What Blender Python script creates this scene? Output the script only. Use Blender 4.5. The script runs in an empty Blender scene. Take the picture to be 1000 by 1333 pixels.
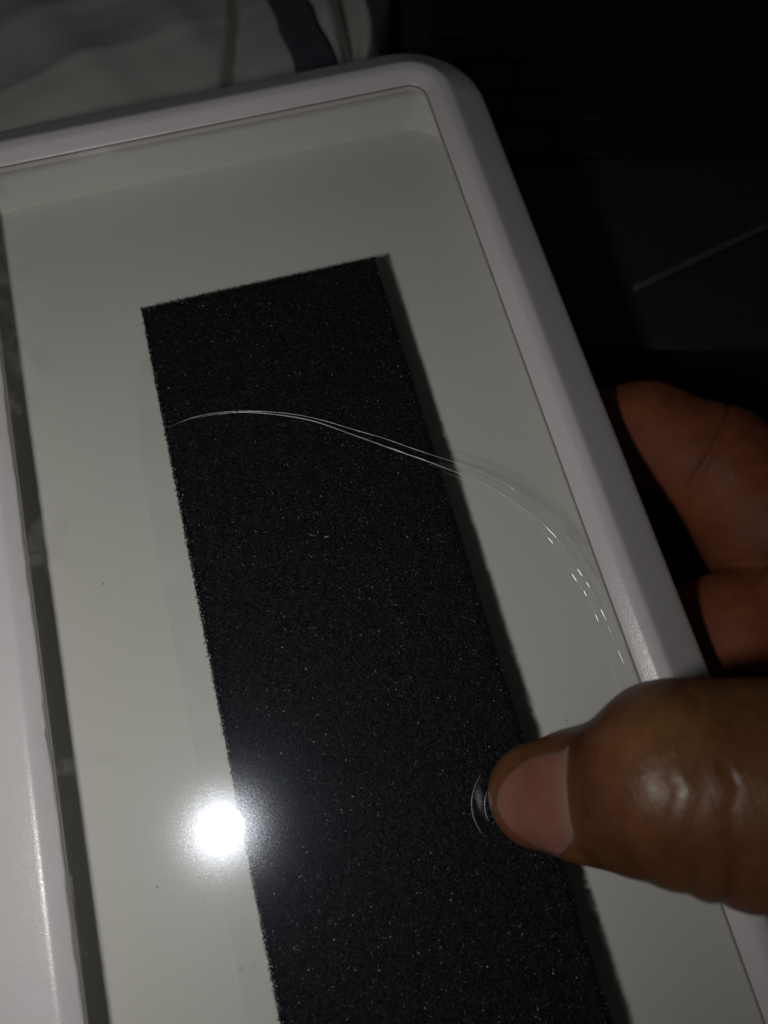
import bpy, math, random
import numpy as np
from mathutils import Matrix, Vector

rng = np.random.default_rng(7)
random.seed(7)
S = 0.001                      # everything below is written in millimetres

scene = bpy.context.scene
col = scene.collection

# ------------------------------------------------------------------ camera
cam = bpy.data.cameras.new("camera")
cam.sensor_fit = 'VERTICAL'
cam.sensor_height = 36.0
cam.sensor_width = 27.0
cam.lens = 36.0 * 1040.0 / 1333.0
cam.clip_start = 0.005
cam.clip_end = 20.0
cam_ob = bpy.data.objects.new("camera", cam)
col.objects.link(cam_ob)
cam_ob.matrix_world = Matrix((
    (0.966315, 0.241522, -0.088900, 0.0),
    (-0.257289, 0.914876, -0.311135, 0.0),
    (0.006187, 0.323527, 0.946199, 0.140),
    (0, 0, 0, 1)))
cam.dof.use_dof = True
cam.dof.focus_distance = 0.146
cam.dof.aperture_fstop = 15.0
scene.camera = cam_ob

# ------------------------------------------------------------------ world: a dark room
world = bpy.data.worlds.new("World")
scene.world = world
world.use_nodes = True
bg = world.node_tree.nodes["Background"]
bg.inputs[0].default_value = (0.9, 0.95, 1.0, 1)
bg.inputs[1].default_value = 0.010       # faint even fill, added to lift the room's shadows

# ------------------------------------------------------------------ the phone's torch, left of the lens
lamp = bpy.data.lights.new("phone_torch", 'SPOT')
lamp.energy = 0.41
lamp.spot_size = math.radians(126)
lamp.spot_blend = 1.0
lamp.color = (1.0, 0.985, 0.95)
lamp.shadow_soft_size = 0.0070
lamp_ob = bpy.data.objects.new("phone_torch", lamp)
lamp_ob.location = (-53.4 * S, 0.0, 140 * S)
lamp_ob.rotation_euler = cam_ob.matrix_world.to_euler()      # the beam follows the phone's camera axis
col.objects.link(lamp_ob)

vs = scene.view_settings
vs.view_transform = 'Standard'
vs.look = 'None'
vs.exposure = 0.0
vs.gamma = 1.0
vs.use_curve_mapping = False
scene.cycles.max_bounces = 7
scene.cycles.transparent_max_bounces = 16
scene.cycles.sample_clamp_indirect = 6.0
scene.cycles.use_denoising = True
scene.cycles.caustics_reflective = False
scene.cycles.caustics_refractive = False


# ================================================================== helpers
def mesh_object(name, verts, faces, mat=None, parent=None, smooth=True, scale=S):
    me = bpy.data.meshes.new(name)
    v = np.asarray(verts, dtype=np.float64) * scale
    me.from_pydata(v.tolist(), [], [list(map(int, f)) for f in faces])
    me.update()
    if smooth:
        me.shade_smooth()
        for p in me.polygons:
            if p.loop_total > 4:
                p.use_smooth = False
    ob = bpy.data.objects.new(name, me)
    col.objects.link(ob)
    if mat:
        me.materials.append(mat)
    if parent:
        ob.parent = parent
    return ob


def fast_mesh(name, v, loops, loop_len, mat=None, parent=None, smooth=False, scale=S):
    """v (n,3); loops flat index array; every face has loop_len corners"""
    me = bpy.data.meshes.new(name)
    v = np.asarray(v, dtype=np.float32) * scale
    loops = np.asarray(loops, dtype=np.int32).ravel()
    nf = len(loops) // loop_len
    me.vertices.add(len(v))
    me.vertices.foreach_set("co", v.ravel())
    me.loops.add(len(loops))
    me.loops.foreach_set("vertex_index", loops)
    me.polygons.add(nf)
    me.polygons.foreach_set("loop_start", np.arange(nf, dtype=np.int32) * loop_len)
    me.update(calc_edges=True)
    me.validate()
    if smooth:
        me.shade_smooth()
    ob = bpy.data.objects.new(name, me)
    col.objects.link(ob)
    if mat:
        me.materials.append(mat)
    if parent:
        ob.parent = parent
    return ob


def empty(name, loc=(0, 0, 0)):
    o = bpy.data.objects.new(name, None)
    o.empty_display_size = 0.01
    o.location = Vector(loc) * S
    col.objects.link(o)
    return o


def tag(o, label=None, cat=None, group=None, kind=None):
    if label:
        o["label"] = label
    if cat:
        o["category"] = cat
    if group:
        o["group"] = group
    if kind:
        o["kind"] = kind
    return o


class NT:
    """small node-tree writer"""
    def __init__(self, name):
        self.mat = bpy.data.materials.new(name)
        self.mat.use_nodes = True
        self.t = self.mat.node_tree
        self.t.nodes.clear()
        self.out = self.n('ShaderNodeOutputMaterial')

    def n(self, typ, **kw):
        nd = self.t.nodes.new(typ)
        for k, v in kw.items():
            setattr(nd, k, v)
        return nd

    def set(self, nd, **kw):
        for k, v in kw.items():
            nd.inputs[k.replace('_', ' ')].default_value = v
        return nd

    def l(self, a, b):
        self.t.links.new(a, b)

    def coord(self):
        return self.n('ShaderNodeTexCoord').outputs['Object']

    def noise(self, scale, detail=3.0, rough=0.55, vec=None):
        nd = self.n('ShaderNodeTexNoise')
        nd.inputs['Scale'].default_value = scale
        nd.inputs['Detail'].default_value = detail
        nd.inputs['Roughness'].default_value = rough
        self.l(vec or self.coord(), nd.inputs['Vector'])
        return nd.outputs['Fac']

    def ramp(self, fac, stops):
        nd = self.n('ShaderNodeValToRGB')
        el = nd.color_ramp.elements
        while len(el) < len(stops):
            el.new(0.5)
        for e, (p, c) in zip(el, stops):
            e.position = p
            e.color = tuple(c) + (1,) if len(c) == 3 else c
        self.l(fac, nd.inputs[0])
        return nd.outputs[0]

    def maprange(self, fac, a, b, c, d):
        nd = self.n('ShaderNodeMapRange')
        for i, v in enumerate((a, b, c, d)):
            nd.inputs[i + 1].default_value = v
        self.l(fac, nd.inputs[0])
        return nd.outputs[0]

    def math(self, op, a, b=None):
        nd = self.n('ShaderNodeMath', operation=op)
        for i, v in enumerate((a, b)):
            if v is None:
                continue
            if isinstance(v, (int, float)):
                nd.inputs[i].default_value = v
            else:
                self.l(v, nd.inputs[i])
        return nd.outputs[0]

    def bump(self, height, strength, dist, normal=None):
        nd = self.n('ShaderNodeBump')
        nd.inputs['Strength'].default_value = strength
        nd.inputs['Distance'].default_value = dist
        self.l(height, nd.inputs['Height'])
        if normal:
            self.l(normal, nd.inputs['Normal'])
        return nd.outputs[0]

    def principled(self, color=None, rough=0.5, **kw):
        p = self.n('ShaderNodeBsdfPrincipled')
        if color is not None:
            if isinstance(color, tuple):
                p.inputs['Base Color'].default_value = color + (1,)
            else:
                self.l(color, p.inputs['Base Color'])
        if isinstance(rough, (int, float)):
            p.inputs['Roughness'].default_value = rough
        else:
            self.l(rough, p.inputs['Roughness'])
        for k, v in kw.items():
            p.inputs[k.replace('_', ' ')].default_value = v
        self.l(p.outputs[0], self.out.inputs[0])
        return p


# ================================================================== materials
def mat_bezel():
    m = NT("bezel_plastic")
    big = m.noise(55, 3)
    c = m.ramp(big, [(0.3, (0.675, 0.632, 0.650)), (0.7, (0.715, 0.672, 0.688))])
    grain = m.noise(4200, 2, 0.6)
    fine = m.noise(900, 3, 0.6)
    nrm = m.bump(fine, 0.10, 0.00010, None)
    nrm = m.bump(grain, 0.55, 0.00006, nrm)
    r = m.maprange(fine, 0.3, 0.7, 0.19, 0.30)
    p = m.principled(c, r)
    m.l(nrm, p.inputs['Normal'])
    return m.mat


def mat_tray():
    m = NT("tray_plastic")
    big = m.noise(28, 4)
    c = m.ramp(big, [(0.3, (0.676, 0.670, 0.628)), (0.7, (0.706, 0.700, 0.655))])
    nrm = m.bump(m.noise(700, 3), 0.15, 0.0001)
    p = m.principled(c, 0.55)
    p.inputs['Specular IOR Level'].default_value = 0.3
    m.l(nrm, p.inputs['Normal'])
    return m.mat


def mat_panel():
    """thin clear plastic: see-through, Fresnel mirror, a faint hazy lobe and finger grease"""
    m = NT("clear_plastic")
    lw = m.n('ShaderNodeLayerWeight')
    lw.inputs['Blend'].default_value = 0.5
    f5 = m.math('POWER', lw.outputs['Facing'], 5.0)
    fr = m.math('ADD', m.math('MULTIPLY', f5, 0.9), 0.035)
    tr = m.n('ShaderNodeBsdfTransparent')
    tr.inputs[0].default_value = (0.985, 0.985, 0.982, 1)
    gl = m.n('ShaderNodeBsdfGlossy')
    gl.inputs['Roughness'].default_value = 0.008
    mx = m.n('ShaderNodeMixShader')
    m.l(fr, mx.inputs[0]); m.l(tr.outputs[0], mx.inputs[1]); m.l(gl.outputs[0], mx.inputs[2])
    # micro scratches: a speckled halo round the torch's image
    speck = m.noise(5200, 1, 0.5)
    nrm = m.bump(speck, 0.25, 0.00003)
    spk = m.ramp(m.noise(6500, 0, 0.5), [(0.30, (0.32, 0.32, 0.34)), (0.75, (0.85, 0.87, 0.9))])
    cA = m.n('ShaderNodeVectorMath', operation='MULTIPLY')
    m.l(spk, cA.inputs[0]); cA.inputs[1].default_value = (0.0135, 0.0140, 0.0152)
    g2 = m.n('ShaderNodeBsdfGlossy')
    g2.inputs['Roughness'].default_value = 0.135
    m.l(cA.outputs[0], g2.inputs[0]); m.l(nrm, g2.inputs['Normal'])
    g3 = m.n('ShaderNodeBsdfGlossy')
    g3.inputs['Roughness'].default_value = 0.36
    g3.inputs[0].default_value = (0.0006, 0.00075, 0.0012, 1)
    a1 = m.n('ShaderNodeAddShader'); m.l(g2.outputs[0], a1.inputs[0]); m.l(g3.outputs[0], a1.inputs[1])
    # grease film, patchy, heavier along the left edge where fingers rub
    co = m.coord()
    sx = m.n('ShaderNodeSeparateXYZ'); m.l(co, sx.inputs[0])
    edge = m.maprange(sx.outputs[0], -0.0525, -0.042, 1.0, 0.0)
    blot = m.maprange(m.noise(110, 4, 0.6), 0.55, 0.75, 0.0, 1.0)
    film = m.math('MULTIPLY', m.math('MULTIPLY', edge, blot), 0.14)
    df = m.n('ShaderNodeBsdfDiffuse')
    df.inputs[0].default_value = (0.8, 0.8, 0.8, 1)
    mx2 = m.n('ShaderNodeMixShader')
    m.l(film, mx2.inputs[0]); m.l(mx.outputs[0], mx2.inputs[1]); m.l(df.outputs[0], mx2.inputs[2])
    a2 = m.n('ShaderNodeAddShader'); m.l(mx2.outputs[0], a2.inputs[0]); m.l(a1.outputs[0], a2.inputs[1])
    m.l(a2.outputs[0], m.out.inputs[0])
    return m.mat


def mat_crack(clear, spec, name):
    m = NT(name)
    tr = m.n('ShaderNodeBsdfTransparent')
    tr.inputs[0].default_value = (0.96, 0.97, 0.97, 1)
    p = m.principled((0.78, 0.83, 0.86), 0.22)
    p.inputs['Specular IOR Level'].default_value = spec
    mx = m.n('ShaderNodeMixShader')
    mx.inputs[0].default_value = 1 - clear
    m.l(tr.outputs[0], mx.inputs[1]); m.l(p.outputs[0], mx.inputs[2])
    m.l(mx.outputs[0], m.out.inputs[0])
    return m.mat


def mat_plain(name, c, rough=0.6, bump=0.0, scale=800, spec=0.5, var=0.12):
    m = NT(name)
    nz = m.noise(scale * 0.2, 4)
    lo = tuple(x * (1 - var) for x in c); hi = tuple(min(1, x * (1 + var)) for x in c)
    cc = m.ramp(nz, [(0.3, lo), (0.7, hi)])
    p = m.principled(cc, rough)
    p.inputs['Specular IOR Level'].default_value = spec
    if bump:
        m.l(m.bump(m.noise(scale, 4), bump, 0.0003), p.inputs['Normal'])
    return m.mat


def mat_foam_struts():
    m = NT("foam_struts")
    at = m.n('ShaderNodeAttribute', attribute_name="tint")
    p = m.principled((0.007, 0.007, 0.0072), 0.22)
    p.inputs['Specular IOR Level'].default_value = 0.9
    m.l(at.outputs['Color'], p.inputs['Specular Tint'])
    return m.mat


def mat_foam():
    m = NT("foam_body")
    v = m.n('ShaderNodeTexVoronoi'); v.inputs['Scale'].default_value = 2200
    m.l(m.coord(), v.inputs['Vector'])
    c = m.ramp(v.outputs['Distance'], [(0.1, (0.003, 0.003, 0.0033)), (0.7, (0.009, 0.009, 0.0095))])
    p = m.principled(c, 0.7)
    p.inputs['Specular IOR Level'].default_value = 0.25
    m.l(m.bump(v.outputs['Distance'], 0.8, 0.0003), p.inputs['Normal'])
    return m.mat


def mat_skin():
    m = NT("skin")
    c1 = m.ramp(m.noise(75, 5, 0.65), [(0.30, (0.088, 0.032, 0.012)), (0.5, (0.142, 0.056, 0.021)), (0.70, (0.200, 0.088, 0.032))])
    # redder deep tone in places
    red = m.noise(22, 2)
    mixc = m.n('ShaderNodeMix', data_type='RGBA')
    m.l(m.maprange(red, 0.45, 0.7, 0.0, 0.55), mixc.inputs['Factor'])
    m.l(c1, mixc.inputs['A']); mixc.inputs['B'].default_value = (0.165, 0.044, 0.019, 1)
    at = m.n('ShaderNodeAttribute', attribute_name="pigment")
    mul = m.n('ShaderNodeMix', data_type='RGBA', blend_type='MULTIPLY')
    mul.inputs['Factor'].default_value = 1.0
    m.l(mixc.outputs['Result'], mul.inputs['A']); m.l(at.outputs['Color'], mul.inputs['B'])
    v = m.n('ShaderNodeTexVoronoi', feature='DISTANCE_TO_EDGE'); v.inputs['Scale'].default_value = 950
    m.l(m.coord(), v.inputs['Vector'])
    lines = m.maprange(v.outputs['Distance'], 0.0, 0.12, 0.0, 1.0)
    nrm = m.bump(lines, 0.18, 0.00010)
    nrm = m.bump(m.noise(420, 4, 0.6), 0.12, 0.0003, nrm)
    mp = m.n('ShaderNodeMapping'); mp.inputs['Scale'].default_value = (1.0, 0.13, 1.0)
    m.l(m.coord(), mp.inputs['Vector'])
    nrm = m.bump(m.noise(850, 3, 0.55, mp.outputs[0]), 0.35, 0.00022, nrm)       # fine lines across the thumb
    rg = m.maprange(m.noise(300, 3), 0.3, 0.7, 0.32, 0.50)
    dry = m.n('ShaderNodeAttribute', attribute_name="dryness")
    rg = m.math('ADD', rg, m.math('MULTIPLY', dry.outputs['Fac'], 0.25))
    p = m.principled(mul.outputs['Result'], rg)
    p.inputs['Subsurface Weight'].default_value = 0.2
    p.inputs['Subsurface Radius'].default_value = (1.0, 0.35, 0.18)
    p.inputs['Subsurface Scale'].default_value = 0.0018
    p.inputs['Specular IOR Level'].default_value = 0.4
    m.l(nrm, p.inputs['Normal'])
    return m.mat


def mat_nail():
    m = NT("nail")
    co = m.coord()
    nz = m.noise(120, 3)
    c = m.ramp(nz, [(0.3, (0.185, 0.066, 0.044)), (0.7, (0.260, 0.120, 0.088))])
    at = m.n('ShaderNodeAttribute', attribute_name="pigment")
    mul = m.n('ShaderNodeMix', data_type='RGBA', blend_type='MIX')
    m.l(at.outputs['Fac'], mul.inputs['Factor'])
    m.l(c, mul.inputs['A']); mul.inputs['B'].default_value = (0.23, 0.165, 0.140, 1)
    p = m.principled(mul.outputs['Result'], 0.42)
    p.inputs['Subsurface Weight'].default_value = 0.1
    p.inputs['Subsurface Radius'].default_value = (1.0, 0.4, 0.3)
    p.inputs['Subsurface Scale'].default_value = 0.0008
    m.l(m.bump(m.noise(500, 2), 0.15, 0.0001), p.inputs['Normal'])
    return m.mat


def mat_cloth(name, lo, hi):
    m = NT(name)
    c = m.ramp(m.noise(40, 5, 0.6), [(0.3, lo), (0.7, hi)])
    w = m.n('ShaderNodeTexWave'); w.inputs['Scale'].default_value = 700; w.inputs['Distortion'].default_value = 1.5
    m.l(m.coord(), w.inputs['Vector'])
    p = m.principled(c, 0.9)
    p.inputs['Specular IOR Level'].default_value = 0.1
    p.inputs['Sheen Weight'].default_value = 0.1
    m.l(m.bump(w.outputs['Fac'], 0.3, 0.0002), p.inputs['Normal'])
    return m.mat


M_bezel, M_tray, M_panel = mat_bezel(), mat_tray(), mat_panel()
M_gap_shade = mat_plain("gap_shade", (0.26, 0.26, 0.25), 0.8)
M_struts, M_foam, M_skin, M_nail = mat_foam_struts(), mat_foam(), mat_skin(), mat_nail()


# ================================================================== rounded-rectangle lofts
X0, X1, Y0, Y1 = -52.0, 48.2, -86.0, 143.6        # inner edge of the bezel


def rrect(u, r, step=1.5, ncor=14, box=None):
    """rounded rectangle offset outward by u with corner radius r; the same count for any u, r"""
    x0, x1, y0, y1 = box or (X0 - u, X1 + u, Y0 - u, Y1 + u)
    r = max(r, 0.05)
    nx, ny = int((X1 - X0) / step), int((Y1 - Y0) / step)
    pts = []

    def seg(a, b, n):
        for i in range(n):
            t = i / n
            pts.append((a[0] + (b[0] - a[0]) * t, a[1] + (b[1] - a[1]) * t))

    def arc(cx, cy, a0, n):
        for i in range(n):
            a = math.radians(a0 + 90 * i / n)
            pts.append((cx + r * math.cos(a), cy + r * math.sin(a)))
    seg((x0 + r, y0), (x1 - r, y0), nx); arc(x1 - r, y0 + r, -90, ncor)
    seg((x1, y0 + r), (x1, y1 - r), ny); arc(x1 - r, y1 - r, 0, ncor)
    seg((x1 - r, y1), (x0 + r, y1), nx); arc(x0 + r, y1 - r, 90, ncor)
    seg((x0, y1 - r), (x0, y0 + r), ny); arc(x0 + r, y0 + r, 180, ncor)
    return np.array(pts)


def loft(rings, cap_last=False, cap_first=False):
    """rings: (u, z, r) or (u, z, r, box)"""
    V, F = [], []
    for (u, z, r, *bx) in rings:
        p = rrect(u, r, box=bx[0] if bx else None)
        V.append(np.column_stack([p, np.full(len(p), z)]))
    n = len(V[0])
    for k in range(len(rings) - 1):
        for i in range(n):
            j = (i + 1) % n
            F.append((k * n + i, k * n + j, (k + 1) * n + j, (k + 1) * n + i))
    if cap_last:
        F.append(tuple((len(rings) - 1) * n + i for i in range(n)))
    if cap_first:
        F.append(tuple(reversed(range(n))))
    return np.vstack(V), F, n


# ================================================================== surroundings
lap_M = Matrix(((0.96631, 0.25179, 0.05328, 117.54 * S),
                (-0.25729, 0.94013, 0.22351, 84.76 * S),
                (0.00619, -0.22969, 0.97324, -50.0 * S),
                (0, 0, 0, 1)))


def in_lap(o):
    o.matrix_world = lap_M
    return o


# dark bed cover everything lies on, in the laptop's own plane
n = 60
gx = np.linspace(-1500, 1500, n); gy = np.linspace(-1500, 1500, n)
GX, GY = np.meshgrid(gx, gy)
gz = -20 - 1.2 * (np.sin(GX * 0.021 + 1.3 * np.sin(GY * 0.013)) + 1)
V = np.column_stack([GX.ravel(), GY.ravel(), gz.ravel()])
F = [(j * n + i, j * n + i + 1, (j + 1) * n + i + 1, (j + 1) * n + i) for j in range(n - 1) for i in range(n - 1)]
ground = in_lap(mesh_object("bed_cover", V, F, mat_cloth("black_cover", (0.004, 0.004, 0.0042), (0.007, 0.007, 0.0072))))
tag(ground, "black bed cover lying under the cloth and the laptop", kind="structure")


# pale crumpled cloth
def fold(x, y, x0, slope, w, amp, wob=0.0, ph=0.0):
    c = x0 + slope * (y - 120) + wob * np.sin(y * 0.06 + ph)
    return amp * np.exp(-((x - c) / w) ** 2)


def build_cloth():
    nx, ny = 420, 170
    x = np.linspace(-330, -88, nx); y = np.linspace(20, 330, ny)
    XX, YY = np.meshgrid(x, y)
    h = np.full_like(XX, 18.0)
    h += 1.5 * np.sin(XX * 0.035 + YY * 0.022 + 0.6) + 0.8 * np.sin(YY * 0.05 - XX * 0.018)
    h += fold(XX, YY, -176, 0.35, 18, 3.0, 5, 0.4)
    h += fold(XX, YY, -200, -0.5, 14, 2.2, 4, 2.0)
    h += fold(XX, YY, -155, -0.5, 9, 1.6, 2, 1.0)
    h -= fold(XX, YY, -141.5, -0.08, 1.5, 10, 0.8, 0.0)        # the deep crease beside the strap
    h += fold(XX, YY, -109, -0.1, 5, 6, 1.2, 1.5)
    h -= fold(XX, YY, -102.5, -0.1, 2.2, 8, 0.8, 0.8)
    h += fold(XX, YY, -97, -0.05, 3.5, 4, 1.0)
    h += fold(XX, YY, -215, 0.9, 10, 2.0, 6, 3.0)
    h += fold(XX, YY, -165, 1.2, 6, 0.7, 3, 2.2)
    h += 0.35 * np.sin(XX * 0.22 + 2 * np.sin(YY * 0.07)) * np.sin(YY * 0.11)
    # hem: falls to the cover at its right end
    edge = np.clip((XX + 97 + 2.5 * np.sin(YY * 0.09)) / 9, 0, 1)
    h = h * (1 - edge) + (-16) * edge
    V = np.column_stack([XX.ravel(), YY.ravel(), h.ravel()])
    F = [(j * nx + i, j * nx + i + 1, (j + 1) * nx + i + 1, (j + 1) * nx + i) for j in range(ny - 1) for i in range(nx - 1)]
    ob = mesh_object("cloth", V, F, mat_cloth("pale_cloth", (0.78, 0.75, 0.71), (0.85, 0.82, 0.78)))
    md = ob.modifiers.new("thickness", 'SOLIDIFY'); md.thickness = 0.0008; md.offset = -1
    in_lap(ob)
    tag(ob, "crumpled pale grey cloth behind the top edge of the white case", "cloth")
    return (x, y, h)


cx_, cy_, ch_ = build_cloth()


def cloth_h(px, py):
    i = int(np.clip(np.searchsorted(cx_, px), 0, len(cx_) - 1)); j = int(np.clip(np.searchsorted(cy_, py), 0, len(cy_) - 1))
    return ch_[j, i]


# purple strap over the cloth
V, F = [], []
ns, nw = 60, 7
for k in range(ns):
    t = k / (ns - 1)
    y = 235 - 150 * t
    xc = -131.5 + 13.0 * (172 - y) / 46.0 * (1 if y < 172 else 0.5) * 0.9
    zc = max(cloth_h(xc + d, y) for d in (-6, -3, 0, 3, 6)) + 1.0
    for w in range(nw):
        s = w / (nw - 1) * 2 - 1
        V.append((xc + s * 6.2 + 0.4 * math.sin(y * .2), y + s * 1.5, zc + 0.5 * (1 - s * s) + 0.25 * math.sin(y * 0.35)))
zs = np.array([v[2] for v in V]).reshape(ns, nw)
for _ in range(6):
    zs[1:-1] = (zs[:-2] + zs[1:-1] * 2 + zs[2:]) / 4
V = [(v[0], v[1], z) for v, z in zip(V, zs.ravel())]
for k in range(ns - 1):
    for w in range(nw - 1):
        F.append((k * nw + w, k * nw + w + 1, (k + 1) * nw + w + 1, (k + 1) * nw + w))
st = mesh_object("strap", V, F, mat_cloth("purple_webbing", (0.075, 0.060, 0.092), (0.098, 0.080, 0.118)))
md = st.modifiers.new("thickness", 'SOLIDIFY'); md.thickness = 0.0012
in_lap(st)
tag(st, "dark purple strap lying across the pale cloth", "strap")


# laptop
def rbox(x0, x1, y0, y1, z0, z1, b):
    """box with chamfered top edge"""
    V = [(x0, y0, z0), (x1, y0, z0), (x1, y1, z0), (x0, y1, z0),
         (x0, y0, z1 - b), (x1, y0, z1 - b), (x1, y1, z1 - b), (x0, y1, z1 - b),
         (x0 + b, y0 + b, z1), (x1 - b, y0 + b, z1), (x1 - b, y1 - b, z1), (x0 + b, y1 - b, z1)]
    F = [(0, 3, 2, 1)]
    for a in (0, 4):
        for i in range(4):
            F.append((a + i, a + (i + 1) % 4, a + 4 + (i + 1) % 4, a + 4 + i))
    F.append((8, 9, 10, 11))
    return V, F


lap = in_lap(empty("laptop"))
lap.matrix_world = lap_M
tag(lap, "black laptop with keyboard in the dark behind the case", "laptop")
V, F = rbox(-84, 236, 0, 215, -17, 0, 0.6)
for q_i in (0, 1):
    V[q_i] = (V[q_i][0], 16, V[q_i][2])          # undercut front lip
for q_i in (4, 5):
    V[q_i] = (V[q_i][0], 0.5, -1.4)
mesh_object("deck", V, F, mat_plain("laptop_deck", (0.034, 0.034, 0.0345), 0.55, 0.2, 1500, 0.3), lap, smooth=False)
M_key = mat_plain("key_plastic", (0.007, 0.007, 0.0075), 0.5, 0.2, 2000, 0.4)
V, F = rbox(-74, 226, 81.5, 199, 0.02, 0.5, 0.2)
mesh_object("keyboard_tray", V, F, mat_plain("key_well", (0.011, 0.011, 0.0115), 0.6), lap, smooth=False)
kv, kf = rbox(-8.0, 8.0, -7.8, 7.8, 0.5, 2.2, 0.7)
key0 = None
for row in range(6):
    off = (0, 4.5, 9.0, 4.7, 0, 2.0)[row]
    for c_ in range(16):
        kx = -70 + off + c_ * 18.4 + 8
        if kx > 216:
            continue
        if key0 is None:
            k_ = key0 = mesh_object("key", kv, kf, M_key, lap, smooth=False)
        else:
            k_ = key0.copy(); col.objects.link(k_); k_.parent = lap
        k_.location = (kx * S, (92 + row * 18.4) * S, 0)

# thin cable over the palm rest
def tube(pts, rad, n=8, closed_ends=True):
    pts = np.asarray(pts, float)
    V, F = [], []
    m = len(pts)
    rad = np.broadcast_to(np.asarray(rad, float), (m,))
    for k in range(m):
        t = pts[min(k + 1, m - 1)] - pts[max(k - 1, 0)]
        t /= np.linalg.norm(t) + 1e-12
        a = np.cross(t, (0, 0, 1.0))
        if np.linalg.norm(a) < 1e-6:
            a = np.array([1.0, 0, 0])
        a /= np.linalg.norm(a); b = np.cross(a, t)
        for i in range(n):
            th = 2 * math.pi * i / n
            V.append(pts[k] + rad[k] * (math.cos(th) * a + math.sin(th) * b))
    for k in range(m - 1):
        for i in range(n):
            j = (i + 1) % n
            F.append((k * n + i, k * n + j, (k + 1) * n + j, (k + 1) * n + i))
    if closed_ends:
        F.append(tuple(range(n))[::-1]); F.append(tuple((m - 1) * n + i for i in range(n)))
    return V, F


def spline(pts, per=8):
    p = np.asarray(pts, float)
    p = np.vstack([2 * p[0] - p[1], p, 2 * p[-1] - p[-2]])
    out = []
    for i in range(1, len(p) - 2):
        for k in range(per):
            t = k / per
            out.append(0.5 * ((2 * p[i]) + (-p[i - 1] + p[i + 1]) * t + (2 * p[i - 1] - 5 * p[i] + 4 * p[i + 1] - p[i + 2]) * t * t
                              + (-p[i - 1] + 3 * p[i] - 3 * p[i + 1] + p[i + 2]) * t ** 3))
    out.append(p[-2])
    return np.array(out)


V, F = tube(spline([(-19.5, 21.4, 1.5), (-12, 26.0, 1.5), (4, 35.8, 1.5), (27, 49.8, 1.5), (70, 75.5, 1.5)], 10), 1.1, 10)
cb = in_lap(mesh_object("cable", V, F, mat_plain("cable_rubber", (0.085, 0.085, 0.08), 0.5)))
tag(cb, "thin grey cable lying across the laptop palm rest", "cable")

# ================================================================== the white plastic case
case = empty("plastic_case", (0, 0, -16.0))
tag(case, "white plastic case with rounded frame and cracked clear window held in the hand", "case")


def under(o, parent):
    o.parent = parent
    o.matrix_parent_inverse = Matrix.Translation((0, 0, 16.0 * S)) if parent is case else Matrix()
    return o


prof = [(0.0, -1.7), (0.0, -0.3), (0.06, -0.02), (0.25, 0.14), (0.8, 0.50), (1.4, 0.88), (2.0, 1.25), (2.35, 1.45), (2.6, 1.565),
        (2.85, 1.645), (3.15, 1.70), (3.6, 1.745), (4.3, 1.78), (4.75, 1.75), (5.15, 1.63), (5.5, 1.46), (6.0, 1.18), (6.6, 0.83),
        (8.0, 0.0), (9.5, -0.88), (11.0, -1.77), (12.4, -2.6), (13.1, -3.08), (13.6, -3.6), (13.9, -4.3), (14.0, -5.2), (14.0, -6.2)]
V, F, n = loft([(u, z, 4.0 + u * 1.08) for u, z in prof])
# moulding flash along the inner edge: slightly ragged on the left side
for k in range(1, 5):
    seg = V[k * n:(k + 1) * n]
    left = seg[:, 0] < -40
    wob = 0.10 * np.sin(seg[:, 1] * 0.21) + 0.07 * np.sin(seg[:, 1] * 0.83 + 1) + 0.05 * rng.standard_normal(n)
    seg[left, 0] += (wob * (1 - 0.2 * k))[left]
    nick = np.exp(-((seg[:, 1] - 22.5) / 1.0) ** 2) * 0.35
    seg[left, 0] -= nick[left]
def widen_left(V):
    # the left member of the frame is broader: its flat top is 8 mm wider
    u = X0 - V[:, 0]
    w = np.clip((u - 3.9) / 0.9, 0, 1)
    V[:, 0] -= 8.0 * w * w * (3 - 2 * w)
    return V


bz = under(mesh_object("bezel", widen_left(V), F, M_bezel), case)

tb = lambda top: (-59.0, 53.6, -89.0, top)           # the tray runs on under the frame left and right
V, F, n = loft([(0.0, -1.72, 4.0), (0, -1.76, 6.0, tb(143.9)), (0, -4.0, 7.5, tb(143.6)), (0, -8.0, 10.0, tb(142.6)), (0, -10.2, 11.5, tb(142.0)),
                (0, -10.8, 11.8, tb(141.8)), (0, -11.0, 12.0, tb(141.72))], cap_last=True)
tray = under(mesh_object("tray", V, F, M_tray), case)
V, F, n = loft([(13.8, -6.2, 18.5), (13.7, -11, 18.5), (12.6, -14, 17.5), (10.6, -15.6, 16.5), (8.5, -16.0, 15)], cap_last=True)
under(mesh_object("back_shell", widen_left(V), F, M_bezel), case)
# dark strip added for the shade in the gap between window and frame
V, F, n = loft([(-0.02, -0.36, 4.0), (-0.02, -0.04, 4.0), (-0.20, -0.04, 3.8), (-0.20, -0.36, 3.8)])
under(mesh_object("gap_shade", V, F, M_gap_shade, smooth=False), case)
# the clear window: a 1.6 mm sheet
V, F, n = loft([(-0.24, -1.6, 3.7), (-0.24, -0.05, 3.7), (-0.28, 0.0, 3.65)], cap_last=True, cap_first=True)
panel = under(mesh_object("clear_window", V, F, M_panel, smooth=False), case)
panel["label"] = "clear plastic window with a curved hairline crack"


def on_panel(o):
    o.parent = panel
    return o


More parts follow.
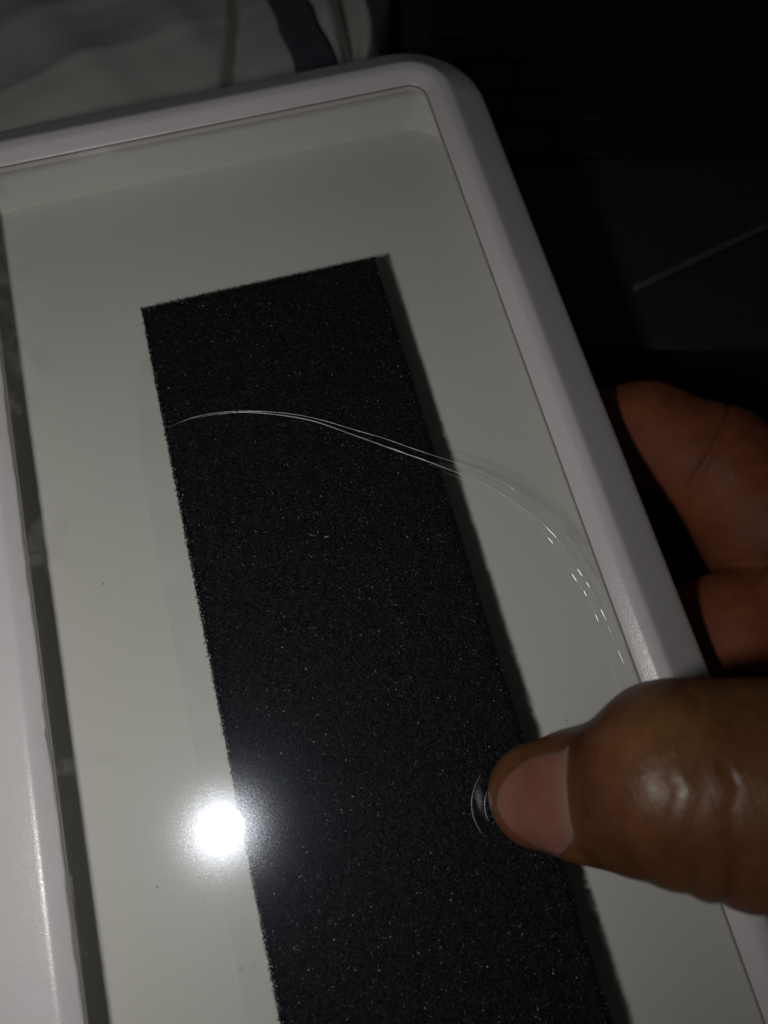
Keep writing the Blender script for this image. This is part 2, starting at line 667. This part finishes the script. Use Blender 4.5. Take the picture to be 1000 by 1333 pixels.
# crack: hairlines on the upper and lower faces of the sheet and the slanted break between them
cA = [(-22.6, 73.1), (-17.7, 74.0), (-12.5, 73.8), (-6.0, 72.4), (1.1, 69.9), (6.5, 67.1), (11.8, 63.7), (17.0, 60.4), (21.0, 57.5), (25.0, 54.7), (28.6, 52.3), (32.0, 49.8), (34.1, 48.0), (36.8, 45.4), (38.7, 43.1)]
cB = [(-17.7, 73.8), (-12.5, 73.5), (-6.0, 72.1), (3.7, 68.0), (11.5, 62.6), (16.4, 59.0), (20.4, 56.1), (24.3, 53.3), (28.0, 50.5), (31.7, 47.5), (35.6, 43.6), (40.3, 37.2), (41.5, 35.2), (43.1, 31.3), (44.2, 26.5), (45.1, 23.5), (45.9, 17.0), (46.1, 12.5), (46.2, 8.1)]
cC = [(40.1, 35.3), (41.2, 33.0), (43.0, 25.9), (44.0, 22.2), (44.6, 17.2), (44.4, 13.6), (44.3, 11.0), (44.0, 6.8), (44.2, 2.7)]
M_line = mat_crack(0.28, 0.9, "crack_hairline")
M_face = mat_crack(0.93, 0.5, "crack_face")
gm = NT("crack_glint")
gm.principled((0.62, 0.66, 0.66), 0.46, Metallic=1.0)
M_glint = gm.mat


def crack_line(pts, z, r0, r1, seed):
    p = spline([(a, b, z) for a, b in pts], 10)
    m = len(p)
    rr = np.random.default_rng(seed)
    t = np.linspace(0, 1, m)
    rad = r0 + (r1 - r0) * np.abs(np.sin(t * 17 + seed) * np.sin(t * 41 + 2 * seed)) * rr.uniform(0.5, 1.0, m)
    rad *= np.clip(np.minimum(t, 1 - t) * 12, 0.15, 1)
    V, F = tube(p, rad, 6)
    return on_panel(mesh_object("crack_line", V, F, M_line))


crack_line(cA, 0.0, 0.030, 0.075, 1)
crack_line(cB, 0.0, 0.045, 0.09, 2)
crack_line(cC, -0.02, 0.045, 0.085, 3)
crack_line([(26.0, 51.0), (29.6, 48.2), (33.4, 45.0), (37.0, 41.0), (39.6, 37.0), (41.6, 32.6), (43.0, 27.5), (43.9, 23.0)], -0.01, 0.016, 0.045, 5)
pB, pA = spline([(a, b, 0.0) for a, b in cB], 8), spline([(a, b, -1.58) for a, b in cA], 8)
# slanted break surface through the sheet, right half of the crack
top = spline([(23.7, 52.9, -0.06), (31.5, 47.7, -0.06), (38.2, 40.6, -0.06), (42.0, 34.0, -0.06), (44.2, 26.5, -0.06), (45.6, 19.0, -0.06)], 8)
bot = spline([(25.2, 53.9, -1.5), (33.4, 49.2, -1.5), (40.2, 42.4, -1.5), (44.0, 35.6, -1.5), (46.0, 27.6, -1.5), (47.0, 19.5, -1.5)], 8)
V = np.vstack([top, bot]); m_ = len(top)
F = [(i, i + 1, m_ + i + 1, m_ + i) for i in range(m_ - 1)]
on_panel(mesh_object("crack_face", V, F, M_face))
# short flat facets of the break, turned towards the torch
fn = np.array((-0.43, -0.16, 0.89)); fn /= np.linalg.norm(fn)
for (ax, ay, bx_, by_, w_) in [(41.2, 35.7, 42.5, 33.0, .13), (44.2, 26.6, 44.6, 25.0, .14), (44.9, 23.9, 45.2, 22.7, .12), (45.75, 18.6, 46.0, 16.3, .14), (46.2, 10.9, 46.3, 8.2, .10),
                               (45.95, 15.5, 46.1, 13.2, .04), (37.2, 44.8, 37.9, 43.8, .07),
                               (40.9, 33.6, 41.5, 32.2, .14), (42.9, 26.0, 43.3, 24.4, .15), (43.95, 22.5, 44.1, 21.4, .13), (44.5, 18.0, 44.6, 16.2, .12),
                               (16.6, 58.9, 20.2, 56.3, .09), (20.6, 56.0, 23.8, 53.7, .11), (-13.0, 73.5, -8.0, 72.8, .07)]:
    a_ = np.array((ax, ay, 0.0)); b_ = np.array((bx_, by_, 0.0))
    t_ = b_ - a_; t_ -= fn * (t_ @ fn); t_ /= np.linalg.norm(t_)
    w_v = np.cross(fn, t_) * w_ * 0.40
    c_ = (a_ + b_) / 2 + np.array((0, 0, 0.09)); hl = t_ * np.linalg.norm(b_ - a_) / 2
    up = [c_ - hl, c_ - hl * 0.6 + w_v, c_ + hl * 0.7 + w_v * 0.8, c_ + hl, c_ + hl * 0.6 - w_v, c_ - hl * 0.7 - w_v * 0.8]
    V = up + [p_ - fn * 0.03 for p_ in up]
    F = [(0, 5, 4, 3, 2, 1), (6, 7, 8, 9, 10, 11)] + [(i, (i + 1) % 6, 6 + (i + 1) % 6, 6 + i) for i in range(6)]
    on_panel(mesh_object("crack_glint", V, F, M_glint, smooth=False))

# pale arcs modelled for the thumb tip's lit edge and its reflection
for pts_, r_ in (([(16.86, -2.72), (15.5, -4.11), (14.51, -5.59), (13.97, -6.93), (13.74, -8.58), (13.98, -10.35), (14.59, -12.19)], 0.075), ([(17.06, -5.53), (16.4, -6.59), (15.98, -7.71), (15.81, -9.13), (16.01, -10.16)], 0.085)):
    p = spline([(a, b, 0.02) for a, b in pts_], 10)
    V, F = tube(p, r_ * np.sin(np.linspace(0.05, math.pi - 0.05, len(p))) * rng.uniform(0.4, 1.0, len(p)), 6)
    on_panel(mesh_object("reflection_arc", V, F, M_line, smooth=False))

# dust and tiny nicks on the window
V, F = [], []


def speck(x, y, sx, sy):
    b = len(V)
    k = 6
    for i in range(k):
        a = 2 * math.pi * i / k
        q = random.uniform(0.7, 1.2)
        V.append((x + sx * q * math.cos(a), y + sy * q * math.sin(a), 0.012))
    V.append((x, y, 0.012 + 0.5 * min(sx, sy)))
    for i in range(k):
        F.append((b + i, b + (i + 1) % k, b + k))


for (x, y) in [(47.3, 80.8), (47.35, 81.6), (4.2, 120.7), (-1.2, 104.3), (-32.4, 79.7), (33.5, 1.9), (-49.3, -3.4), (-38.0, -5.8), (-39.0, 45.7)]:
    speck(x, y, random.uniform(0.12, 0.24), random.uniform(0.10, 0.18))
for _ in range(60):
    speck(random.uniform(-50, 46), random.uniform(-48, 140), random.uniform(0.04, 0.10), random.uniform(0.04, 0.09))
o = on_panel(mesh_object("dust", V, F, mat_plain("dust_dark", (0.10, 0.095, 0.085), 0.9), smooth=False)); o["kind"] = "stuff"
V, F = [], []
for (x, y, sx, sy) in [(-31.2, -20.5, 0.6, 0.09), (-29.3, -20.8, 0.35, 0.08), (1.7, 44.1, 0.5, 0.05), (-4.6, -0.6, 0.12, 0.1)]:
    speck(x, y, sx, sy)
for _ in range(110):
    speck(random.uniform(-50, 46), random.uniform(-48, 140), random.uniform(0.03, 0.07), random.uniform(0.03, 0.07))
o = on_panel(mesh_object("lint", V, F, mat_plain("dust_pale", (0.6, 0.62, 0.62), 0.5), smooth=False)); o["kind"] = "stuff"

# ================================================================== foam strip inside the case
FX0, FX1, FY0, FY1 = -23.6, 26.2, -70.0, 102.2
foam = empty("foam_strip", (1.3, 16, -10.95))
tag(foam, "black open-cell foam strip lying inside the white case under the window", "foam")
fo = Matrix.Translation((-1.3 * S, -16 * S, 10.95 * S))


def in_foam(o):
    o.parent = foam
    o.matrix_parent_inverse = fo
    return o


nx, ny = 120, 400
x = np.linspace(FX0 + 0.35, FX1 - 0.35, nx); y = np.linspace(FY0 + 0.35, FY1 - 0.35, ny)
XX, YY = np.meshgrid(x, y)
ZZ = -2.35 + 0.12 * rng.standard_normal(XX.shape)
rim_d = np.minimum(np.minimum(XX - x[0], x[-1] - XX), np.minimum(YY - y[0], y[-1] - YY))
ZZ -= 0.5 * np.exp(-(rim_d / 0.5) ** 2)
XX = XX + 0.08 * rng.standard_normal(XX.shape); YY = YY + 0.08 * rng.standard_normal(YY.shape)
V = np.column_stack([XX.ravel(), YY.ravel(), ZZ.ravel()])
loops = []
idx = np.arange(nx * ny).reshape(ny, nx)
q = np.stack([idx[:-1, :-1], idx[:-1, 1:], idx[1:, 1:], idx[1:, :-1]], -1).reshape(-1, 4)
ring = np.concatenate([idx[0, :], idx[1:, -1], idx[-1, -2::-1], idx[-2:0:-1, 0]])
low = V[ring].copy(); low[:, 2] = -10.93
b0 = len(V)
V = np.vstack([V, low]); k = len(ring)
side = np.array([(ring[(i + 1) % k], ring[i], b0 + i, b0 + (i + 1) % k) for i in range(k)])
in_foam(fast_mesh("foam_body", V, np.vstack([q, side]), 4, M_foam, smooth=False))


def struts(N, px, py, pz, Lmin, Lmax, wmin, wmax, flat=0.55):
    d = rng.standard_normal((N, 3)); d[:, 2] *= flat
    d /= np.linalg.norm(d, axis=1)[:, None]
    L = rng.uniform(Lmin, Lmax, N)[:, None]
    w = rng.uniform(wmin, wmax, N)[:, None]
    c = np.column_stack([px, py, pz])
    a = np.cross(d, rng.standard_normal((N, 3))); a /= np.linalg.norm(a, axis=1)[:, None] + 1e-9
    b = np.cross(d, a)
    V = np.empty((N, 6, 3))
    for e, s in ((0, -0.5), (1, 0.5)):
        for i in range(3):
            th = 2 * math.pi * i / 3
            V[:, e * 3 + i] = c + d * L * s + w * (math.cos(th) * a + math.sin(th) * b)
    base = (np.arange(N) * 6)[:, None, None]
    f = np.array([[0, 1, 4, 3], [1, 2, 5, 4], [2, 0, 3, 5]])[None] + base
    return V.reshape(-1, 3), f.reshape(-1, 4)


NS = 90000
px = rng.uniform(FX0 + 0.1, FX1 - 0.1, NS); py = rng.uniform(-48, FY1 - 0.1, NS); pz = rng.uniform(-2.5, -1.95, NS)
V1, F1 = struts(NS, px, py, pz, 0.25, 0.65, 0.03, 0.065)
NE = 16000      # ragged cut edges
which = rng.uniform(0, 1, NE)
ex = np.where(which < 0.4, FX0 + rng.normal(0.2, 0.17, NE), np.where(which < 0.75, FX1 - rng.normal(0.3, 0.12, NE), rng.uniform(FX0, FX1, NE)))
ey = np.where(which < 0.75, rng.uniform(-48, FY1, NE), FY1 - rng.normal(0.15, 0.22, NE))
ez = rng.uniform(-3.4, -2.05, NE)
V2, F2 = struts(NE, ex, ey, ez, 0.3, 0.7, 0.03, 0.06, 1.0)
V = np.vstack([V1, V2]); F = np.vstack([F1, F2 + len(V1)])
V[:, 2] = np.minimum(V[:, 2], -1.68)
so = in_foam(fast_mesh("foam_struts", V, F, 4, M_struts))
so["kind"] = "stuff"
NT_ = NS + NE
hue = np.ones((NT_, 4), np.float32)
hue[:, :3] = 0.03
sel = rng.uniform(0, 1, NT_) < 0.30
hue[sel, :3] = np.clip(rng.normal(0.85, 0.22, (sel.sum(), 3)), 0.25, 1)
ca = so.data.color_attributes.new("tint", 'FLOAT_COLOR', 'POINT')
ca.data.foreach_set("color", np.repeat(hue, 6, axis=0).ravel())
# bits of cell membrane left on the cut face, each catching the torch at its own angle
NM = 26000
mc = np.column_stack([rng.uniform(FX0 + 0.2, FX1 - 0.2, NM), rng.uniform(-48, FY1 - 0.2, NM), rng.uniform(-2.05, -1.85, NM)])
mn = np.column_stack([rng.normal(0, 0.5, NM), rng.normal(0, 0.5, NM), np.ones(NM)]); mn /= np.linalg.norm(mn, axis=1)[:, None]
ma = np.cross(mn, rng.standard_normal((NM, 3))); ma /= np.linalg.norm(ma, axis=1)[:, None]
mb = np.cross(mn, ma)
sa = rng.uniform(0.05, 0.13, NM)[:, None]; sb = sa * rng.uniform(0.4, 1.0, NM)[:, None]
V = np.stack([mc - ma * sa, mc - mb * sb * 0.8, mc + ma * sa, mc + mb * sb], 1).reshape(-1, 3)
V[:, 2] = np.minimum(V[:, 2], -1.68)
mo = in_foam(fast_mesh("cell_membranes", V, np.arange(NM * 4), 4, None))
mo["kind"] = "stuff"
mm = NT("membrane")
mat_ = mm.n('ShaderNodeAttribute', attribute_name="tint")
mp = mm.principled((0.008, 0.008, 0.008), 0.36)
mp.inputs['Specular IOR Level'].default_value = 0.8
mm.l(mat_.outputs['Color'], mp.inputs['Specular Tint'])
mo.data.materials.append(mm.mat)
hue = np.ones((NM, 4), np.float32)
hue[:, :3] = np.clip(rng.normal(0.85, 0.1, (NM, 1)) + rng.normal(0, 0.12, (NM, 3)), 0.3, 1)
ca = mo.data.color_attributes.new("tint", 'FLOAT_COLOR', 'POINT')
ca.data.foreach_set("color", np.repeat(hue, 4, axis=0).ravel())
# double-sided tape left showing along the foam's left side
tp = [(-30.9, 74), (-29.2, 90), (-25.0, 100.0), (-23.0, 100.4), (-23.0, -70), (-29.4, -70), (-30.2, -30), (-30.9, 20), (-31.0, 50)]
V = [(a, b, -10.93) for a, b in tp]
V += [(a, b, -10.985) for a, b in tp]
k = len(tp)
F = [tuple(range(k))[::-1]] + [(i, (i + 1) % k, k + (i + 1) % k, k + i) for i in range(k)]
in_foam(mesh_object("adhesive_tape", V, F, mat_plain("tape", (0.655, 0.652, 0.615), 0.5, 0.1, 600, 0.3, 0.03), smooth=False))


# ================================================================== the hand
def smin(a, b, k):
    h = np.maximum(k - np.abs(a - b), 0.0) / k
    return np.minimum(a, b) - h * h * k * 0.25


def cone(p, a, b, ra, rb):
    a = np.asarray(a, np.float32); b = np.asarray(b, np.float32)
    ab = b - a
    t = np.clip(((p - a) @ ab) / (ab @ ab), 0, 1)
    q = p - a - t[..., None] * ab
    return np.sqrt((q * q).sum(-1)) - (ra + (rb - ra) * t)


def chain(p, pts, k=3.0):
    d = None
    for (a, ra), (b, rb) in zip(pts[:-1], pts[1:]):
        c = cone(p, a, b, ra, rb)
        d = c if d is None else smin(d, c, k)
    return d


TIP, MID, IP = np.array((24.0, -7.9, 7.6)), np.array((30.0, -9.3, 14.0)), np.array((39.5, -10.2, 25.5))
M2 = np.array((35.4, -10.8, 18.6))
thumb_c = [(TIP, 8.1), (MID, 9.2), (M2, 10.0), (IP, 12.7)]
prox_c = [(IP, 12.7), ((51, -15, 28.5), 13.6), ((68, -23, 23), 15.5), ((96, -28, -4), 18.0)]
fing = [
    [((108, 6, -22), 14), ((93, 29, -21.0), 14.2), ((88.0, 45, -21.5), 12.8), ((76, 55.5, -23.0), 12.2), ((66.5, 57, -24.2), 12.0), ((57, 57.5, -27.0), 10.6), ((44, 58, -25.4), 9.0)],
    [((112, -6, -22), 14), ((91, 10.5, -21.5), 14.2), ((76, 8.5, -23.2), 13.4), ((66.5, 8.5, -25.2), 13.0), ((57, 8.5, -27.8), 11.4), ((42, 8, -25.6), 9.2)],
    [((105, -22, -24), 11.5), ((88, -9, -27), 10.6), ((66, -13, -26.3), 9.8), ((44, -15, -25.2), 8.6)],
    [((102, -38, -24), 10.5), ((87, -33, -26), 9.4), ((67, -36, -25.2), 8.6), ((49, -38, -24.2), 7.6)],
]
palm = [[((110, 18, -22), 12), ((110, 0, -22), 13), ((105, -22, -20), 14), ((102, -38, -18), 14)],
        [((96, -28, -4), 18), ((108, -30, -16), 18)], [((106, 2, -18), 13), ((92, -22, 2), 15)],
        [((106, -30, -16), 20), ((116, -70, -20), 21), ((124, -125, -26), 23), ((130, -190, -30), 27)]]
ax_d = (IP - TIP) / np.linalg.norm(IP - TIP)
nd = np.array([0, 0, 1.0]) - ax_d[2] * ax_d; nd /= np.linalg.norm(nd)
sd = np.cross(ax_d, nd)
ax_p = np.array([50, -15, 28.5]) - IP; ax_p /= np.linalg.norm(ax_p)


def sdf(p):
    p = p.astype(np.float32)
    d = chain(p, thumb_c, 3.0)
    d = smin(d, chain(p, prox_c, 7.0), 5.0)
    hp = chain(p, palm[0], 8.0)
    for c in palm[1:]:
        hp = smin(hp, chain(p, c, 8.0), 10.0)
    fd = None
    for c in fing:
        q = chain(p, c, 3.0)
        fd = q if fd is None else smin(fd, q, 1.2)
    hp = smin(hp, fd, 5.0)
    d = smin(d, hp, 6.0)
    # knuckle wrinkles over the thumb joint
    r = p - IP.astype(np.float32)
    s = r @ ax_p.astype(np.float32)
    lat = r @ sd.astype(np.float32)
    wob = 0.7 * np.sin(lat * 0.55) + 0.4 * np.sin(lat * 1.3 + 1)
    near = np.exp(-(((p[..., 0] - 40) / 16) ** 2 + ((p[..., 2] - 28) / 18) ** 2 + ((p[..., 1] + 12) / 18) ** 2))
    for s0, a, w, tl, l0, lw in ((-3.4, 0.16, 0.55, 0.10, -5, 6), (-1.6, 0.5, 0.42, 0.16, -3, 8), (0.2, 0.34, 0.36, 0.02, -7, 6), (1.4, 0.26, 0.4, 0.2, 1, 4), (4.6, 0.5, 0.42, 0.05, -3, 9), (9.5, 0.15, 0.7, -0.1, 0, 6)):
        d = d + near * a * np.exp(-((s + tl * lat - s0 - wob) / w) ** 2) * np.exp(-((lat - l0) / lw) ** 2)
    # flexion folds along the lower outline
    low = 1 / (1 + np.exp(-(-(p[..., 1]) - 17.5) / 1.2)) * (p[..., 2] > 2)
    for x0, a, w in ((31.5, 0.25, 0.9), (35.0, 0.38, 0.8), (38.5, 0.5, 0.9), (43.0, 0.6, 1.0)):
        d = d + low * a * np.exp(-((p[..., 0] - x0) / w) ** 2)
    # creases on the fingers behind the case
    for (c, nrm, a, w) in (((86, 49.0, -16), (0.72, -0.70, 0), 1.0, 0.7), ((92.0, 24.0, -12), (0.45, -0.89, 0), 0.7, 0.7), ((87, 1, -15), (0.99, 0.12, 0), 0.6, 0.7)):
        q = (p - np.array(c, np.float32))
        g = np.exp(-((q @ np.array(nrm, np.float32)) / w) ** 2) * np.exp(-((q * q).sum(-1) / 14 ** 2))
        d = d + a * g
    # nail bed
    r = p - TIP.astype(np.float32)
    s = r @ ax_d.astype(np.float32); q = r @ sd.astype(np.float32); hgt = r @ nd.astype(np.float32)
    fold_ = np.exp(-((s - 14.0 + 0.14 * q + 0.02 * q * q) / 1.3) ** 2) * np.exp(-(q / 7.5) ** 4) * (hgt > 0)
    d = d - 0.55 * fold_
    d = np.maximum(d, np.maximum(-90.5 - p[..., 1], p[..., 0] - 126.5))      # forearm leaves the frame
    # pad pressed flat on the window
    d = np.where(p[..., 0] < 46, np.maximum(d, 0.03 - p[..., 2]), d)
    return d


def surface_nets(lo, hi, step):
    ax = [np.arange(lo[i], hi[i] + step, step, dtype=np.float32) for i in range(3)]
    nx, ny, nz = map(len, ax)
    D = np.empty((nx, ny, nz), np.float32)
    YY, ZZ = np.meshgrid(ax[1], ax[2], indexing='ij')
    for i in range(0, nx, 8):
        xs = ax[0][i:i + 8]
        P = np.empty((len(xs), ny, nz, 3), np.float32)
        P[..., 0] = xs[:, None, None]; P[..., 1] = YY; P[..., 2] = ZZ
        D[i:i + 8] = sdf(P)
    ins = D < 0
    cs = sum(ins[a:nx - 1 + a, b:ny - 1 + b, c:nz - 1 + c].astype(np.int8) for a in (0, 1) for b in (0, 1) for c in (0, 1))
    act = (cs > 0) & (cs < 8)
    idx = -np.ones(act.shape, np.int64)
    cells = np.argwhere(act)
    idx[act] = np.arange(len(cells))
    acc = np.zeros((len(cells), 3)); cnt = np.zeros(len(cells))
    cor = [(a, b, c) for a in (0, 1) for b in (0, 1) for c in (0, 1)]
    for i, A in enumerate(cor):
        for B in cor[i + 1:]:
            if sum(abs(A[k] - B[k]) for k in range(3)) != 1:
                continue
            dA = D[cells[:, 0] + A[0], cells[:, 1] + A[1], cells[:, 2] + A[2]]
            dB = D[cells[:, 0] + B[0], cells[:, 1] + B[1], cells[:, 2] + B[2]]
            mk = (dA < 0) != (dB < 0)
            t = np.where(mk, dA / np.where(dA == dB, 1, dA - dB), 0)
            pt = np.array(A) + t[:, None] * (np.array(B) - np.array(A))
            acc += np.where(mk[:, None], pt, 0); cnt += mk
    V = (cells + acc / cnt[:, None]) * step + np.array([a[0] for a in ax])
    Q = []
    for axis in range(3):
        o1, o2 = [(1, 2), (2, 0), (0, 1)][axis]
        sl0 = [slice(None)] * 3; sl1 = [slice(None)] * 3
        sl0[axis] = slice(0, -1); sl1[axis] = slice(1, None)
        a, b = ins[tuple(sl0)], ins[tuple(sl1)]
        e = np.argwhere(a != b)
        e = e[(e[:, o1] > 0) & (e[:, o2] > 0) & (e[:, o1] < D.shape[o1] - 1) & (e[:, o2] < D.shape[o2] - 1)]
        fl = a[e[:, 0], e[:, 1], e[:, 2]]
        def at(d1, d2):
            c = e.copy(); c[:, o1] += d1; c[:, o2] += d2
            return idx[c[:, 0], c[:, 1], c[:, 2]]
        q = np.stack([at(-1, -1), at(0, -1), at(0, 0), at(-1, 0)], 1)
        q[~fl] = q[~fl][:, ::-1]
        Q.append(q)
    return V, np.vstack(Q)


V, Q = surface_nets((12, -92, -44), (128, 76, 46), 0.6)
hand = empty("hand", (100, -20, -38))
tag(hand, "bare brown hand gripping the case's right edge, thumb pressed on the window", "hand")
ho = Matrix.Translation((-100 * S, 20 * S, 38 * S))
skin = fast_mesh("skin", V, Q, 4, M_skin, hand, smooth=True)
skin.matrix_parent_inverse = ho
# skin tone: darker over the joint and round the nail, redder on the fingers
co = V
jp = np.exp(-(((co[:, 0] - 41) / 9) ** 2 + ((co[:, 1] + 10) / 12) ** 2 + ((co[:, 2] - 34) / 12) ** 2))
r = co - TIP
s_ = r @ ax_d; q_ = r @ sd; h_ = r @ nd
cut = np.exp(-((s_ - 14.8 + 0.14 * q_ + 0.02 * q_ * q_) / 2.4) ** 2) * (h_ > 2)
fing_m = np.clip(-co[:, 2] / 7.0, 0, 1); fing_m = fing_m * fing_m * (3 - 2 * fing_m)
pig = np.ones((len(co), 4), np.float32)
neck = np.exp(-((s_ - 18.5) / 4.5) ** 2) * (h_ > 0)
pig[:, 0] = 1 - 0.05 * jp - 0.38 * cut - 0.18 * neck + 0.36 * fing_m
pig[:, 1] = 1 + 0.10 * jp - 0.42 * cut - 0.24 * neck - 0.02 * fing_m
pig[:, 2] = 1 + 0.05 * jp - 0.42 * cut - 0.24 * neck - 0.05 * fing_m
ca = skin.data.color_attributes.new("pigment", 'FLOAT_COLOR', 'POINT')
ca.data.foreach_set("color", pig.ravel())


dr_ = skin.data.attributes.new("dryness", 'FLOAT', 'POINT')
dr_.data.foreach_set("value", np.clip((-2 - co[:, 2]) / 8, 0, 1).astype(np.float32))


# thumb nail, laid over the skin surface
def nail():
    ns, nq = 26, 26
    C_, D_, O_, P_ = [], [], [], []
    for i in range(ns):
        t = i / (ns - 1)
        for j in range(nq):
            w = j / (nq - 1) * 2 - 1          # +1 is the side towards the wrist
            half = math.radians(50) * (1 - max(0, (0.45 - t) / 0.45) ** 2.2 * 0.42)
            phi = w * half + math.radians(7)
            s1 = 12.8 - 1.0 * w - 0.9 * w * w - 6.0 * max(0.0, (w - 0.35) / 0.65) ** 2 - 0.8 * max(0.0, (-w - 0.6) / 0.4) ** 2
            s0 = -2.8 + 3.2 * w * w
            C_.append(TIP + ax_d * (s0 + (s1 - s0) * t))
            D_.append(math.cos(phi) * nd + math.sin(phi) * sd)
            off = 0.38 if (0 < i < ns - 1 and 0 < j < nq - 1) else -0.35
            if i in (1, ns - 2) or j in (1, nq - 2):
                off = 0.22
            O_.append(off)
            P_.append(min(1, max(0, (t - 0.80) / 0.20) * 0.55 + max(0, (abs(w) - 0.7) / 0.3) * 0.3 + (0.3 if t < 0.10 else 0)))
    C_, D_, O_ = np.array(C_), np.array(D_), np.array(O_)
    lo_, hi_ = np.zeros(len(C_)), np.full(len(C_), 20.0)
    for _ in range(24):
        mi = (lo_ + hi_) / 2
        ins = sdf(C_ + D_ * mi[:, None]) < 0
        lo_ = np.where(ins, mi, lo_); hi_ = np.where(ins, hi_, mi)
    V = C_ + D_ * (lo_ + O_)[:, None]
    F = [(i * nq + j, i * nq + j + 1, (i + 1) * nq + j + 1, (i + 1) * nq + j) for i in range(ns - 1) for j in range(nq - 1)]
    ob = mesh_object("thumb_nail", V, F, M_nail, hand)
    ob.matrix_parent_inverse = ho
    ca = ob.data.color_attributes.new("pigment", 'FLOAT_COLOR', 'POINT')
    ca.data.foreach_set("color", np.array([(a, a, a, 1) for a in P_], np.float32).ravel())
    return ob


nail()
